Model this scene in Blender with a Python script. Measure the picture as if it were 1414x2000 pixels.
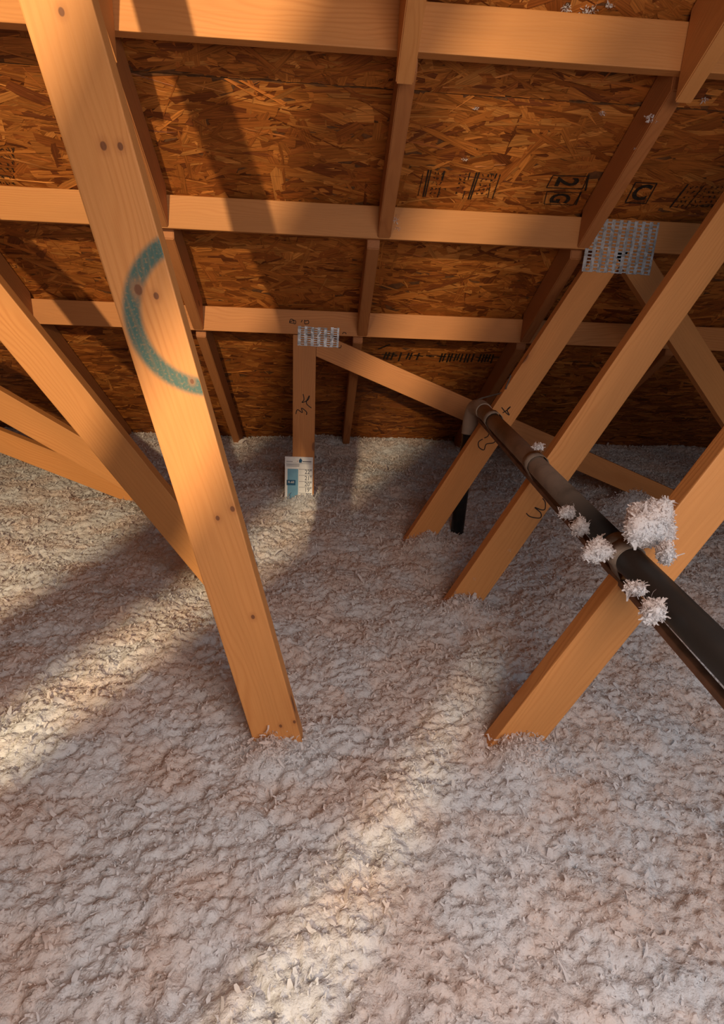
import bpy, bmesh, math, random
import numpy as np
from mathutils import Vector, Matrix

random.seed(7)
rng = np.random.default_rng(11)
for o in list(bpy.data.objects):
    bpy.data.objects.remove(o)
scn = bpy.context.scene
C = scn.collection

# ------------------------------------------------------------------ camera
F_PX, W_PX, H_PX = 1180.0, 1414, 2000
PITCH, ROLL, YAW = math.radians(19.261), math.radians(2.500), math.radians(4.044)
CAM_Z = 1.285                       # eye above the ceiling boards; the insulation top lies at 0.50
cy, sy, cp, sp, cr, sr = (math.cos(YAW), math.sin(YAW), math.cos(PITCH), math.sin(PITCH), math.cos(ROLL), math.sin(ROLL))
fwd0, right0, up0 = Vector((sy, cy, 0)), Vector((cy, -sy, 0)), Vector((0, 0, 1))
FWD = fwd0 * cp - up0 * sp
upt = up0 * cp + fwd0 * sp
RIGHT = right0 * cr + upt * sr
UP = upt * cr - right0 * sr
CAM = Vector((0, 0, CAM_Z))
cam = bpy.data.cameras.new('camera')
cam.sensor_fit = 'VERTICAL'
cam.sensor_height = 36.0
cam.lens = F_PX / H_PX * 36.0
cam.clip_start = 0.02
camo = bpy.data.objects.new('camera', cam)
C.objects.link(camo)
m = Matrix((RIGHT, UP, -FWD)).transposed().to_4x4()
m.translation = CAM
camo.matrix_world = m
scn.camera = camo

# ------------------------------------------------------------------ world, lights, exposure
vs = scn.view_settings
vs.view_transform = 'Standard'
vs.look = 'None'
vs.exposure = 0.0
vs.gamma = 1.0
vs.use_curve_mapping = False
world = bpy.data.worlds.new('world')
scn.world = world
world.use_nodes = True
bg = world.node_tree.nodes['Background']
bg.inputs[0].default_value = (1.0, 0.50, 0.34, 1)
bg.inputs[1].default_value = 0.045

def look_at(o, target):
    d = Vector(target) - o.location
    o.rotation_euler = d.to_track_quat('-Z', 'Y').to_euler()

# work lamp standing behind the photographer on the left: hard light that throws the web shadows
LAMP = Vector((-0.70, -1.90, CAM_Z + 0.80))
ld = bpy.data.lights.new('work_lamp', 'SPOT')
ld.energy = 600
ld.color = (1.0, 0.77, 0.47)
ld.spot_size = math.radians(62)
ld.spot_blend = 0.75
ld.shadow_soft_size = 0.028
lo = bpy.data.objects.new('work_lamp', ld)
C.objects.link(lo)
lo.location = LAMP
look_at(lo, (-0.92, 1.6, CAM_Z - 0.12))

# broad warm fill added at the photographer's back, in place of an unseen source
ad = bpy.data.lights.new('warm_fill', 'AREA')
ad.shape = 'RECTANGLE'
ad.size, ad.size_y = 0.8, 0.6
ad.energy = 16
ad.color = (1.0, 0.84, 0.76)
ao = bpy.data.objects.new('warm_fill', ad)
C.objects.link(ao)
ao.location = (0.42, -0.32, CAM_Z + 0.16)
look_at(ao, (0.22, 0.80, 0.60))
# second added fill, cooler, standing in for an unseen opening on the right
cd_ = bpy.data.lights.new('cool_fill', 'AREA')
cd_.shape = 'RECTANGLE'
cd_.size, cd_.size_y = 0.7, 0.5
cd_.energy = 4.5
cd_.color = (0.62, 0.82, 1.0)
co = bpy.data.objects.new('cool_fill', cd_)
C.objects.link(co)
co.location = (1.15, -0.25, CAM_Z + 0.05)
look_at(co, (0.70, 0.45, 0.50))

# ------------------------------------------------------------------ geometry helpers
D = [0.9415, 1.5179, 1.9789, 2.4206]           # distances of the four trusses (front faces)
ZT = [None, 0.5893 + CAM_Z, 0.2662 + CAM_Z, -0.0426 + CAM_Z]   # top edges of the flat chords
LW, LT = 0.089, 0.038                           # two-by-four
SL, S0 = 0.70, 1.678 + CAM_Z                    # underside of the roof deck: z = S0 - SL*y
FLOOR = 0.50
SN = Vector((0, -SL, -1)).normalized()          # its normal, facing into the attic
SD = Vector((0, 1, -SL)).normalized()           # down the slope

def ray(px, py):
    return RIGHT * ((px - W_PX / 2) / F_PX) + UP * ((H_PX / 2 - py) / F_PX) + FWD

def on_truss(k, px, py):                        # a point on the front face of truss k
    d = ray(px, py)
    return CAM + d * (D[k] / d.y)

def on_deck(px, py):
    d = ray(px, py)
    return CAM + d * ((S0 - CAM_Z) / (d.z + SL * d.y))

def at_depth(px, py, z):
    return CAM + ray(px, py) * z

def link(name, me, parent=None, loc=None):
    o = bpy.data.objects.new(name, me)
    C.objects.link(o)
    if parent is not None:
        o.parent = parent
    if loc is not None:
        o.location = loc
    return o

def tag(o, label=None, cat=None, group=None, kind=None):
    if label: o['label'] = label
    if cat: o['category'] = cat
    if group: o['group'] = group
    if kind: o['kind'] = kind
    return o

def empty(name, loc, label=None, cat=None, group=None, kind=None):
    o = link(name, None, None, loc)
    o.empty_display_size = 0.1
    return tag(o, label, cat, group, kind)

def bm_mesh(name, bm, mat, smooth=False):
    me = bpy.data.meshes.new(name)
    bm.normal_update()
    bm.to_mesh(me)
    bm.free()
    if mat: me.materials.append(mat)
    if smooth:
        for p in me.polygons: p.use_smooth = True
    return me

def np_mesh(name, verts, faces, mat, smooth=False):
    """verts (N,3) array, faces (M,k) array of one polygon size"""
    me = bpy.data.meshes.new(name)
    n, mcount, k = len(verts), len(faces), faces.shape[1]
    me.vertices.add(n)
    me.vertices.foreach_set('co', np.ascontiguousarray(verts, dtype=np.float32).ravel())
    me.loops.add(mcount * k)
    me.loops.foreach_set('vertex_index', np.ascontiguousarray(faces, dtype=np.int32).ravel())
    me.polygons.add(mcount)
    me.polygons.foreach_set('loop_start', np.arange(0, mcount * k, k, dtype=np.int32))
    me.polygons.foreach_set('use_smooth', np.full(mcount, smooth, dtype=bool))
    me.update(calc_edges=True)
    me.validate()
    if mat: me.materials.append(mat)
    return me

def box_bm(bm, x0, x1, y0, y1, z0, z1, bevel=0.0):
    r = bmesh.ops.create_cube(bm, size=1.0)
    for v in r['verts']:
        v.co = Vector(((x0 + x1) / 2 + v.co.x * (x1 - x0), (y0 + y1) / 2 + v.co.y * (y1 - y0), (z0 + z1) / 2 + v.co.z * (z1 - z0)))
    if bevel:
        es = list({e for v in r['verts'] for e in v.link_edges})
        bmesh.ops.bevel(bm, geom=es, offset=bevel, segments=2, affect='EDGES', profile=0.6)

def tube_mesh(name, path, radii, mat, seg=20, cap=True):
    path = [Vector(p) for p in path]
    if not hasattr(radii, '__len__'): radii = [radii] * len(path)
    vs_, fs_ = [], []
    up = None
    for i, p in enumerate(path):
        t = (path[min(i + 1, len(path) - 1)] - path[max(i - 1, 0)]).normalized()
        if up is None:
            up = t.orthogonal().normalized()
        up = (up - t * up.dot(t)).normalized()
        b = t.cross(up)
        for s in range(seg):
            a = 2 * math.pi * s / seg
            vs_.append(p + (up * math.cos(a) + b * math.sin(a)) * radii[i])
    for i in range(len(path) - 1):
        for s in range(seg):
            a, b2 = i * seg + s, i * seg + (s + 1) % seg
            fs_.append((a, b2, b2 + seg, a + seg))
    if cap:
        fs_.append(tuple(range(seg))[::-1])
        fs_.append(tuple(range((len(path) - 1) * seg, len(path) * seg)))
    me = bpy.data.meshes.new(name)
    me.from_pydata([tuple(v) for v in vs_], [], fs_)
    me.materials.append(mat)
    for p in me.polygons: p.use_smooth = len(p.vertices) == 4
    return me

def catmull(pts, n=8):
    pts = [Vector(p) for p in pts]
    P = [pts[0]] + pts + [pts[-1]]
    out = []
    for i in range(1, len(P) - 2):
        for k in range(n):
            t = k / n
            a, b, c, d = P[i - 1], P[i], P[i + 1], P[i + 2]
            out.append(0.5 * ((2 * b) + (c - a) * t + (2 * a - 5 * b + 4 * c - d) * t * t + (3 * b - a - 3 * c + d) * t ** 3))
    out.append(pts[-1])
    return out

def ribbon_bm(bm, pts, normal, width, lift):
    """flat pen stroke on a plane"""
    pts = [Vector(p) for p in pts]
    n = Vector(normal).normalized()
    rows = []
    for i, p in enumerate(pts):
        t = (pts[min(i + 1, len(pts) - 1)] - pts[max(i - 1, 0)]).normalized()
        s = n.cross(t).normalized() * width * 0.5
        rows.append((bm.verts.new(p + n * lift + s), bm.verts.new(p + n * lift - s)))
    for a, b in zip(rows, rows[1:]):
        bm.faces.new((a[0], a[1], b[1], b[0]))

def text_bm(bm, body, origin, xdir, ydir, size, lift=0.0, squeeze=1.0, bold=0.0):
    """flat lettering, centred on origin"""
    cu = bpy.data.curves.new('lettering', 'FONT')
    cu.body = body
    cu.size = size
    cu.align_x, cu.align_y = 'CENTER', 'CENTER'
    cu.resolution_u = 3
    cu.offset = bold * size
    o = bpy.data.objects.new('lettering', cu)
    C.objects.link(o)
    dg = bpy.context.evaluated_depsgraph_get()
    me = bpy.data.meshes.new_from_object(o.evaluated_get(dg))
    x, y = Vector(xdir).normalized(), Vector(ydir).normalized()
    n = x.cross(y)
    idx = [bm.verts.new(Vector(origin) + x * (v.co.x * squeeze) + y * v.co.y + n * lift) for v in me.vertices]
    for p in me.polygons:
        try: bm.faces.new([idx[i] for i in p.vertices])
        except ValueError: pass
    bpy.data.objects.remove(o)
    bpy.data.meshes.remove(me)
    bpy.data.curves.remove(cu)

# ------------------------------------------------------------------ materials
class NT:
    def __init__(self, name):
        self.m = bpy.data.materials.new(name)
        self.m.use_nodes = True
        self.t = self.m.node_tree
        self.b = self.t.nodes['Principled BSDF']
        self.out = self.t.nodes['Material Output']
    def n(self, typ, **kw):
        nd = self.t.nodes.new(typ)
        for k, v in kw.items():
            if k.startswith('i_'):
                key = k[2:]
                nd.inputs[int(key) if key.isdigit() else key].default_value = v
            else: setattr(nd, k, v)
        return nd
    def l(self, a, b): self.t.links.new(a, b)
    def math(self, op, a, b=None, c=None, clamp=False):
        nd = self.n('ShaderNodeMath', operation=op, use_clamp=clamp)
        for i, v in enumerate((a, b, c)):
            if v is None: continue
            if isinstance(v, (int, float)): nd.inputs[i].default_value = v
            else: self.l(v, nd.inputs[i])
        return nd.outputs[0]
    def mix(self, fac, a, b, blend='MIX'):
        nd = self.n('ShaderNodeMix', data_type='RGBA', blend_type=blend)
        for i, v in ((0, fac), (6, a), (7, b)):
            if isinstance(v, (int, float)): nd.inputs[i].default_value = v
            elif isinstance(v, tuple): nd.inputs[i].default_value = v if len(v) == 4 else (*v, 1)
            else: self.l(v, nd.inputs[i])
        return nd.outputs[2]
    def ramp(self, fac, stops):
        nd = self.n('ShaderNodeValToRGB')
        cr_ = nd.color_ramp
        while len(cr_.elements) < len(stops): cr_.elements.new(0.5)
        for e, (p, c) in zip(cr_.elements, stops):
            e.position = p
            e.color = (*c, 1) if len(c) == 3 else c
        self.l(fac, nd.inputs[0])
        return nd.outputs[0]
    def smooth(self, v, lo_, hi_, a=0.0, b=1.0):
        nd = self.n('ShaderNodeMapRange', interpolation_type='SMOOTHSTEP')
        self.l(v, nd.inputs[0])
        nd.inputs[1].default_value, nd.inputs[2].default_value = lo_, hi_
        nd.inputs[3].default_value, nd.inputs[4].default_value = a, b
        return nd.outputs[0]

def wood(name, light=(0.60, 0.258, 0.078), late=(0.45, 0.160, 0.040), knots=(), arc=None):
    """planed softwood; local x runs along the board, z across its face"""
    w = NT(name)
    tc = w.n('ShaderNodeTexCoord')
    oi = w.n('ShaderNodeObjectInfo')
    off = w.n('ShaderNodeCombineXYZ')
    for i, k in enumerate((37.0, 3.0, 5.0)):
        w.l(w.math('MULTIPLY', oi.outputs['Random'], k), off.inputs[i])
    add = w.n('ShaderNodeVectorMath', operation='ADD')
    w.l(tc.outputs['Object'], add.inputs[0]); w.l(off.outputs[0], add.inputs[1])
    mp = w.n('ShaderNodeMapping'); mp.inputs['Scale'].default_value = (1.3, 7, 7)
    w.l(add.outputs[0], mp.inputs[0])
    warp = w.n('ShaderNodeTexNoise', i_Scale=1.0, i_Detail=3.0)
    w.l(mp.outputs[0], warp.inputs['Vector'])
    sep = w.n('ShaderNodeSeparateXYZ'); w.l(add.outputs[0], sep.inputs[0])
    ph = w.math('ADD', w.math('MULTIPLY', sep.outputs[2], 1.0), w.math('MULTIPLY', sep.outputs[1], 0.6))
    ph = w.math('ADD', ph, w.math('MULTIPLY', warp.outputs[0], 0.16))
    s = w.math('SINE', w.math('MULTIPLY', ph, 2 * math.pi / 0.0095))
    s = w.math('POWER', w.math('MULTIPLY_ADD', s, 0.5, 0.5), 2.2)
    mp2 = w.n('ShaderNodeMapping'); mp2.inputs['Scale'].default_value = (9, 420, 420)
    w.l(add.outputs[0], mp2.inputs[0])
    fib = w.n('ShaderNodeTexNoise', i_Scale=1.0, i_Detail=2.0)
    w.l(mp2.outputs[0], fib.inputs['Vector'])
    mp3 = w.n('ShaderNodeMapping'); mp3.inputs['Scale'].default_value = (2.2, 12, 12)
    w.l(add.outputs[0], mp3.inputs[0])
    blot = w.n('ShaderNodeTexNoise', i_Scale=1.0, i_Detail=4.0)
    w.l(mp3.outputs[0], blot.inputs['Vector'])
    grainfac = w.math('MULTIPLY', s, w.smooth(blot.outputs[0], 0.40, 0.75, 0.05, 0.60))
    col = w.mix(grainfac, light, late)
    col = w.mix(w.math('MULTIPLY', w.math('SUBTRACT', fib.outputs[0], 0.4), 0.5, clamp=True), col, late)
    val = w.smooth(blot.outputs[0], 0.25, 0.8, 0.86, 1.08)
    vcol = w.n('ShaderNodeCombineColor')
    for i in range(3): w.l(val, vcol.inputs[i])
    col = w.mix(1.0, col, vcol.outputs[0], 'MULTIPLY')
    tone = w.math('MULTIPLY_ADD', oi.outputs['Random'], 0.20, 0.88)
    tcol = w.n('ShaderNodeCombineColor')
    for i in range(3): w.l(tone, tcol.inputs[i])
    col = w.mix(1.0, col, tcol.outputs[0], 'MULTIPLY')
    # scattered small knots
    mp4 = w.n('ShaderNodeMapping'); mp4.inputs['Scale'].default_value = (3.4, 9, 9)
    w.l(add.outputs[0], mp4.inputs[0])
    vor = w.n('ShaderNodeTexVoronoi', i_Scale=1.0)
    w.l(mp4.outputs[0], vor.inputs['Vector'])
    sc = w.n('ShaderNodeSeparateColor'); w.l(vor.outputs['Color'], sc.inputs[0])
    has = w.smooth(sc.outputs[0], 0.66, 0.68)
    kn = w.math('MULTIPLY', w.smooth(vor.outputs['Distance'], 0.05, 0.085, 1, 0), has)
    halo = w.math('MULTIPLY', w.smooth(vor.outputs['Distance'], 0.06, 0.24, 0.45, 0), has)
    col = w.mix(halo, col, (0.40, 0.14, 0.035))
    col = w.mix(w.math('MULTIPLY', kn, 0.8), col, (0.13, 0.045, 0.018))
    ls = w.n('ShaderNodeSeparateXYZ'); w.l(tc.outputs['Object'], ls.inputs[0])
    if arc:
        (u, v, r, hw) = arc
        dx = w.math('SUBTRACT', ls.outputs[0], u); dz = w.math('SUBTRACT', ls.outputs[2], v)
        dd = w.math('SQRT', w.math('ADD', w.math('MULTIPLY', dx, dx), w.math('MULTIPLY', dz, dz)))
        ring = w.math('ABSOLUTE', w.math('SUBTRACT', dd, r))
        msk = w.smooth(ring, hw * 0.55, hw * 1.35, 1, 0)
        spk = w.n('ShaderNodeTexNoise', i_Scale=260.0, i_Detail=2.0); w.l(tc.outputs['Object'], spk.inputs['Vector'])
        msk = w.math('MULTIPLY', msk, w.smooth(spk.outputs[0], 0.28, 0.5, 0.70, 0.97))
        msk = w.math('MULTIPLY', msk, w.math('SUBTRACT', 1.0, w.math('MULTIPLY', grainfac, 0.28)))
        geo = w.n('ShaderNodeNewGeometry')
        gn = w.n('ShaderNodeSeparateXYZ'); w.l(geo.outputs['Normal'], gn.inputs[0])
        msk = w.math('MULTIPLY', msk, w.math('LESS_THAN', gn.outputs[1], -0.5))
        col = w.mix(msk, col, (0.048, 0.115, 0.097))
    for (u, v, r) in knots:
        dx = w.math('MULTIPLY', w.math('SUBTRACT', ls.outputs[0], u), 0.75)
        dz = w.math('SUBTRACT', ls.outputs[2], v)
        dd = w.math('SQRT', w.math('ADD', w.math('MULTIPLY', dx, dx), w.math('MULTIPLY', dz, dz)))
        col = w.mix(w.smooth(dd, r * 0.8, r * 3.0, 0.5, 0), col, (0.40, 0.15, 0.045))
        col = w.mix(w.smooth(dd, r * 0.75, r * 1.1, 0.85, 0), col, (0.14, 0.05, 0.022))
    w.l(col, w.b.inputs['Base Color'])
    w.b.inputs['Roughness'].default_value = 0.62
    w.b.inputs['Specular IOR Level'].default_value = 0.3
    bmp = w.n('ShaderNodeBump', i_Strength=0.25, i_Distance=0.0006)
    w.l(w.math('ADD', s, fib.outputs[0]), bmp.inputs['Height'])
    w.l(bmp.outputs[0], w.b.inputs['Normal'])
    return w.m

M = {}
M['wood'] = wood('softwood')
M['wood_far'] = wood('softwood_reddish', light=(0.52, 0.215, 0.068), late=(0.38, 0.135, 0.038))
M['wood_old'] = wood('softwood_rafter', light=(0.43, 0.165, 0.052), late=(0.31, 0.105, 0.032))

def plain(name, col, rough=0.7, metal=0.0, spec=0.3):
    w = NT(name)
    w.b.inputs['Base Color'].default_value = (*col, 1)
    w.b.inputs['Roughness'].default_value = rough
    w.b.inputs['Metallic'].default_value = metal
    w.b.inputs['Specular IOR Level'].default_value = spec
    return w

def noisy(name, a, b, scale, rough=0.7, metal=0.0, lo_=0.35, hi_=0.65, bump=0.0):
    w = plain(name, a, rough, metal)
    tc = w.n('ShaderNodeTexCoord')
    ns = w.n('ShaderNodeTexNoise', i_Scale=scale, i_Detail=4.0)
    w.l(tc.outputs['Object'], ns.inputs['Vector'])
    w.l(w.mix(w.smooth(ns.outputs[0], lo_, hi_), a, b), w.b.inputs['Base Color'])
    if bump:
        bp = w.n('ShaderNodeBump', i_Strength=bump, i_Distance=0.001)
        w.l(ns.outputs[0], bp.inputs['Height']); w.l(bp.outputs[0], w.b.inputs['Normal'])
    return w.m

M['ink'] = noisy('printing_ink', (0.010, 0.008, 0.007), (0.030, 0.018, 0.010), 120, 0.6)
M['pencil'] = noisy('marker_pen', (0.020, 0.012, 0.010), (0.05, 0.025, 0.015), 200, 0.7)
M['board_core'] = noisy('deck_core', (0.10, 0.040, 0.014), (0.17, 0.065, 0.02), 60, 0.8)
M['white_card'] = noisy('white_card', (0.78, 0.77, 0.75), (0.70, 0.69, 0.67), 30, 0.55)
M['card_blue'] = noisy('card_blue', (0.16, 0.34, 0.47), (0.14, 0.31, 0.44), 30, 0.55)
M['card_navy'] = noisy('card_navy', (0.01, 0.085, 0.17), (0.012, 0.07, 0.15), 30, 0.5)
M['card_grey'] = noisy('card_grey', (0.10, 0.105, 0.13), (0.14, 0.14, 0.16), 30, 0.6)
M['card_red'] = noisy('card_red', (0.45, 0.16, 0.12), (0.5, 0.2, 0.15), 30, 0.6)
M['steel_strip'] = noisy('brown_steel', (0.20, 0.105, 0.062), (0.12, 0.065, 0.040), 30, 0.6, 0.1)
M['strip_face'] = noisy('dusty_board', (0.30, 0.15, 0.085), (0.20, 0.10, 0.06), 25, 0.8)
M['strap'] = noisy('dusty_strap', (0.27, 0.205, 0.155), (0.15, 0.11, 0.085), 30, 0.75)
M['sleeve'] = noisy('dusty_sleeve', (0.22, 0.17, 0.13), (0.13, 0.10, 0.078), 40, 0.9)
M['riser'] = noisy('black_plastic', (0.008, 0.008, 0.008), (0.014, 0.012, 0.011), 40, 0.35)
M['cable'] = noisy('grey_cable', (0.13, 0.10, 0.08), (0.08, 0.06, 0.05), 40, 0.6)

# galvanised steel
w = plain('galvanised_steel', (0.55, 0.56, 0.58), 0.45, 0.6)
tc = w.n('ShaderNodeTexCoord')
vo = w.n('ShaderNodeTexVoronoi', i_Scale=120.0); w.l(tc.outputs['Object'], vo.inputs['Vector'])
sc = w.n('ShaderNodeSeparateColor'); w.l(vo.outputs['Color'], sc.inputs[0])
w.l(w.ramp(sc.outputs[0], [(0, (0.26, 0.27, 0.28)), (1, (0.52, 0.53, 0.55))]), w.b.inputs['Base Color'])
w.l(w.smooth(sc.outputs[1], 0, 1, 0.42, 0.65), w.b.inputs['Roughness'])
M['galv'] = w.m

# pipe: black plastic, dusty brown film towards the far end
w = plain('black_pipe_with_dust', (0.012, 0.011, 0.011), 0.5)
tc = w.n('ShaderNodeTexCoord')
ns = w.n('ShaderNodeTexNoise', i_Scale=14.0, i_Detail=5.0); w.l(tc.outputs['Object'], ns.inputs['Vector'])
sp_ = w.n('ShaderNodeSeparateXYZ'); w.l(tc.outputs['Object'], sp_.inputs[0])
far = w.smooth(sp_.outputs[1], -1.02, -0.62)
dust = w.math('MULTIPLY', w.math('ADD', w.math('MULTIPLY', far, 0.97), 0.03), w.smooth(ns.outputs[0], 0.25, 0.55, 0.45, 1.0))
w.l(w.mix(dust, (0.016, 0.014, 0.013), (0.30, 0.225, 0.170)), w.b.inputs['Base Color'])
w.l(w.math('MULTIPLY_ADD', dust, 0.35, 0.45), w.b.inputs['Roughness'])
M['pipe'] = w.m

# blown insulation: white matted fibre
def insulation(name, tint_attr=False):
    w = NT(name)
    tc = w.n('ShaderNodeTexCoord')
    n1 = w.n('ShaderNodeTexNoise', i_Scale=9.0, i_Detail=6.0); w.l(tc.outputs['Object'], n1.inputs['Vector'])
    n2 = w.n('ShaderNodeTexNoise', i_Scale=170.0, i_Detail=3.0); w.l(tc.outputs['Object'], n2.inputs['Vector'])
    c1 = w.mix(w.smooth(n1.outputs[0], 0.36, 0.64), (0.84, 0.735, 0.675), (0.815, 0.815, 0.825))
    c2 = w.mix(w.smooth(n2.outputs[0], 0.30, 0.42, 0.45, 0), c1, (0.45, 0.42, 0.41))
    w.l(c2, w.b.inputs['Base Color'])
    w.b.inputs['Roughness'].default_value = 1.0
    w.b.inputs['Specular IOR Level'].default_value = 0.0
    tr = w.n('ShaderNodeBsdfTranslucent'); w.l(c2, tr.inputs[0])
    mx = w.n('ShaderNodeMixShader', i_0=0.45 if tint_attr else 0.35)
    w.l(w.b.outputs[0], mx.inputs[1]); w.l(tr.outputs[0], mx.inputs[2])
    w.l(mx.outputs[0], w.out.inputs[0])
    if not tint_attr:
        bp = w.n('ShaderNodeBump', i_Strength=0.8, i_Distance=0.003)
        n3 = w.n('ShaderNodeTexNoise', i_Scale=260.0, i_Detail=4.0); w.l(tc.outputs['Object'], n3.inputs['Vector'])
        w.l(n3.outputs[0], bp.inputs['Height']); w.l(bp.outputs[0], w.b.inputs['Normal'])
    return w.m
M['insul'] = insulation('white_fibre')
M['tuft'] = insulation('white_fibre_tufts', True)

# strands of the roof deck: colour by strand, grain along it
w = NT('wood_strand')
at = w.n('ShaderNodeAttribute'); at.attribute_name = 'strand'
uv = w.n('ShaderNodeUVMap')
mpn = w.n('ShaderNodeMapping'); mpn.inputs['Scale'].default_value = (14, 330, 1)
w.l(uv.outputs[0], mpn.inputs[0])
gr = w.n('ShaderNodeTexNoise', i_Scale=1.0, i_Detail=3.0); w.l(mpn.outputs[0], gr.inputs['Vector'])
gv = w.smooth(gr.outputs[0], 0.25, 0.75, 0.55, 1.2)
gc = w.n('ShaderNodeCombineColor')
for i in range(3): w.l(gv, gc.inputs[i])
w.l(w.mix(1.0, at.outputs['Color'], gc.outputs[0], 'MULTIPLY'), w.b.inputs['Base Color'])
w.b.inputs['Roughness'].default_value = 0.5
w.b.inputs['Specular IOR Level'].default_value = 0.18
M['strand'] = w.m

# ------------------------------------------------------------------ the roof deck: panels of pressed strands
def strand_layer(x0, x1, u0, u1, parent, dens=1900, seed=0):
    """real strands pressed on the underside; u runs down the slope from y=0"""
    r = np.random.default_rng(seed)
    n = int((x1 - x0) * (u1 - u0) * dens)
    cx = r.uniform(x0, x1, n); cu = r.uniform(u0, u1, n)
    ang = np.where(r.random(n) < 0.80, r.normal(0, 0.26, n), r.uniform(-1.6, 1.6, n))
    L = np.clip(r.lognormal(math.log(0.115), 0.45, n), 0.03, 0.22)
    Wd = np.clip(r.lognormal(math.log(0.022), 0.55, n), 0.005, 0.050)
    sl_ = r.random(n) < 0.20
    Wd = np.where(sl_, Wd * 0.35, Wd)
    hx = np.stack([-0.5 * np.ones(n), -0.5 + r.uniform(-.12, .12, n) + .06, 0.5 + r.uniform(-.12, .12, n) - .06, 0.5 * np.ones(n), 0.5 + r.uniform(-.15, .1, n) - .05, -0.5 + r.uniform(-.1, .15, n) + .05], 1) * L[:, None]
    hy = np.stack([r.uniform(-.3, .3, n), 0.5 + r.uniform(-.15, .05, n), 0.5 + r.uniform(-.15, .05, n), r.uniform(-.3, .3, n), -0.5 + r.uniform(-.05, .15, n), -0.5 + r.uniform(-.05, .15, n)], 1) * Wd[:, None]
    ca, sa = np.cos(ang)[:, None], np.sin(ang)[:, None]
    X = np.clip(cx[:, None] + hx * ca - hy * sa, x0, x1)
    Uu = np.clip(cu[:, None] + hx * sa + hy * ca, u0, u1)
    base = r.uniform(0.3, 2.6, n)[:, None] * 1e-3
    tl = r.normal(0, 0.9, (n, 1)) * 1e-3; tw = r.normal(0, 1.0, (n, 1)) * 1e-3
    lift = np.clip(base + tl * hx / (L[:, None] * .5) + tw * hy / (Wd[:, None] * .5), 0.0001, 0.0042)
    s = np.array(SD); nn = np.array(SN)
    P = np.zeros((n, 6, 3))
    P[..., 0] = X
    P += Uu[..., None] * s + lift[..., None] * nn
    P[..., 2] += S0
    me = np_mesh('strand_layer', P.reshape(-1, 3), np.arange(n * 6).reshape(n, 6), M['strand'])
    pal = np.array([(0.33, 0.120, 0.026), (0.38, 0.148, 0.034), (0.28, 0.095, 0.021), (0.235, 0.076, 0.017), (0.43, 0.185, 0.048), (0.15, 0.046, 0.013)])
    k = r.choice(len(pal), n, p=[.27, .18, .20, .16, .10, .09])
    colr = pal[k] * r.uniform(0.85, 1.30, (n, 1)) * np.array([1.08, 0.94, 0.80])
    at_ = me.attributes.new('strand', 'FLOAT_COLOR', 'CORNER')
    cc = np.ones((n, 6, 4), dtype=np.float32); cc[..., :3] = colr[:, None, :]
    at_.data.foreach_set('color', cc.ravel())
    uvl = me.uv_layers.new(name='UVMap')
    offs = r.uniform(0, 50, (n, 1, 2))
    uvs = (np.stack([hx, hy], -1) + offs).astype(np.float32)
    uvl.data.foreach_set('uv', uvs.ravel())
    o = link('strand_layer', me, parent)
    o['kind'] = 'stuff'
    return o

deck = empty('ceiling', (0, 0, 0), 'sloping roof deck of reddish-brown pressed strand panels above the trusses', None, None, 'structure')
k_ = 1 / math.sqrt(1 + SL * SL)
ROWS = [(-1.295, -0.295, False, (-2.6, 2.6)), (-0.295, 0.705, False, (-2.6, 2.6)), (0.705, 1.705, True, (-2.6, -0.485, 2.6)), (1.705, 2.705, True, (-2.6, 0.775, 2.6)), (2.705, 3.72, True, (-2.6, -0.48, 2.6))]
PANELS = []
for ri, (y0, y1, det, xs) in enumerate(ROWS):
    for xi, (xa, xb) in enumerate(zip(xs, xs[1:])):
        u0, u1 = y0 / k_ + 0.0015, y1 / k_ - 0.0015
        xa2, xb2 = xa + 0.0015, xb - 0.0015
        bm = bmesh.new()
        vs8 = []
        for t in (0.0, 0.0125):
            for (x, u) in ((xa2, u0), (xb2, u0), (xb2, u1), (xa2, u1)):
                p = Vector((x, 0, S0)) + SD * u - SN * t
                vs8.append(bm.verts.new(p))
        for f in ((0, 1, 2, 3), (7, 6, 5, 4), (0, 4, 5, 1), (1, 5, 6, 2), (2, 6, 7, 3), (3, 7, 4, 0)):
            bm.faces.new([vs8[i] for i in f])
        bmesh.ops.recalc_face_normals(bm, faces=bm.faces)
        pn = link('sheathing_panel', bm_mesh('sheathing_panel', bm, M['board_core']), deck)
        PANELS.append((ri, xa, xb, pn))
        if det:
            # only the stretch the eye can reach carries strands
            ya = max(y0, 1.30)
            strand_layer(max(xa2, -2.2), min(xb2, 2.4), max(u0, ya / k_), min(u1, 3.66 / k_), pn, seed=(ri - 1) * 10 + xi)
# the other roof slope behind the photographer, beyond the ridge
bm = bmesh.new()
vv = [bm.verts.new((x, y, S0 + SL * (y + 2 * 1.295) + dz)) for dz in (0, 0.0125) for (x, y) in ((-2.6, -1.300), (2.6, -1.300), (2.6, -3.8), (-2.6, -3.8))]
for f in ((0, 1, 2, 3), (7, 6, 5, 4), (0, 4, 5, 1), (1, 5, 6, 2), (2, 6, 7, 3), (3, 7, 4, 0)):
    bm.faces.new([vv[i] for i in f])
bmesh.ops.recalc_face_normals(bm, faces=bm.faces)
link('sheathing_panel', bm_mesh('sheathing_panel', bm, M['board_core']), deck)

def panel_at(p):
    for (ri, xa, xb, o) in PANELS:
        y0, y1 = ROWS[ri][0], ROWS[ri][1]
        if y0 <= p.y <= y1 and xa <= p.x <= xb:
            return o
    return PANELS[-1][3]

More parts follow.
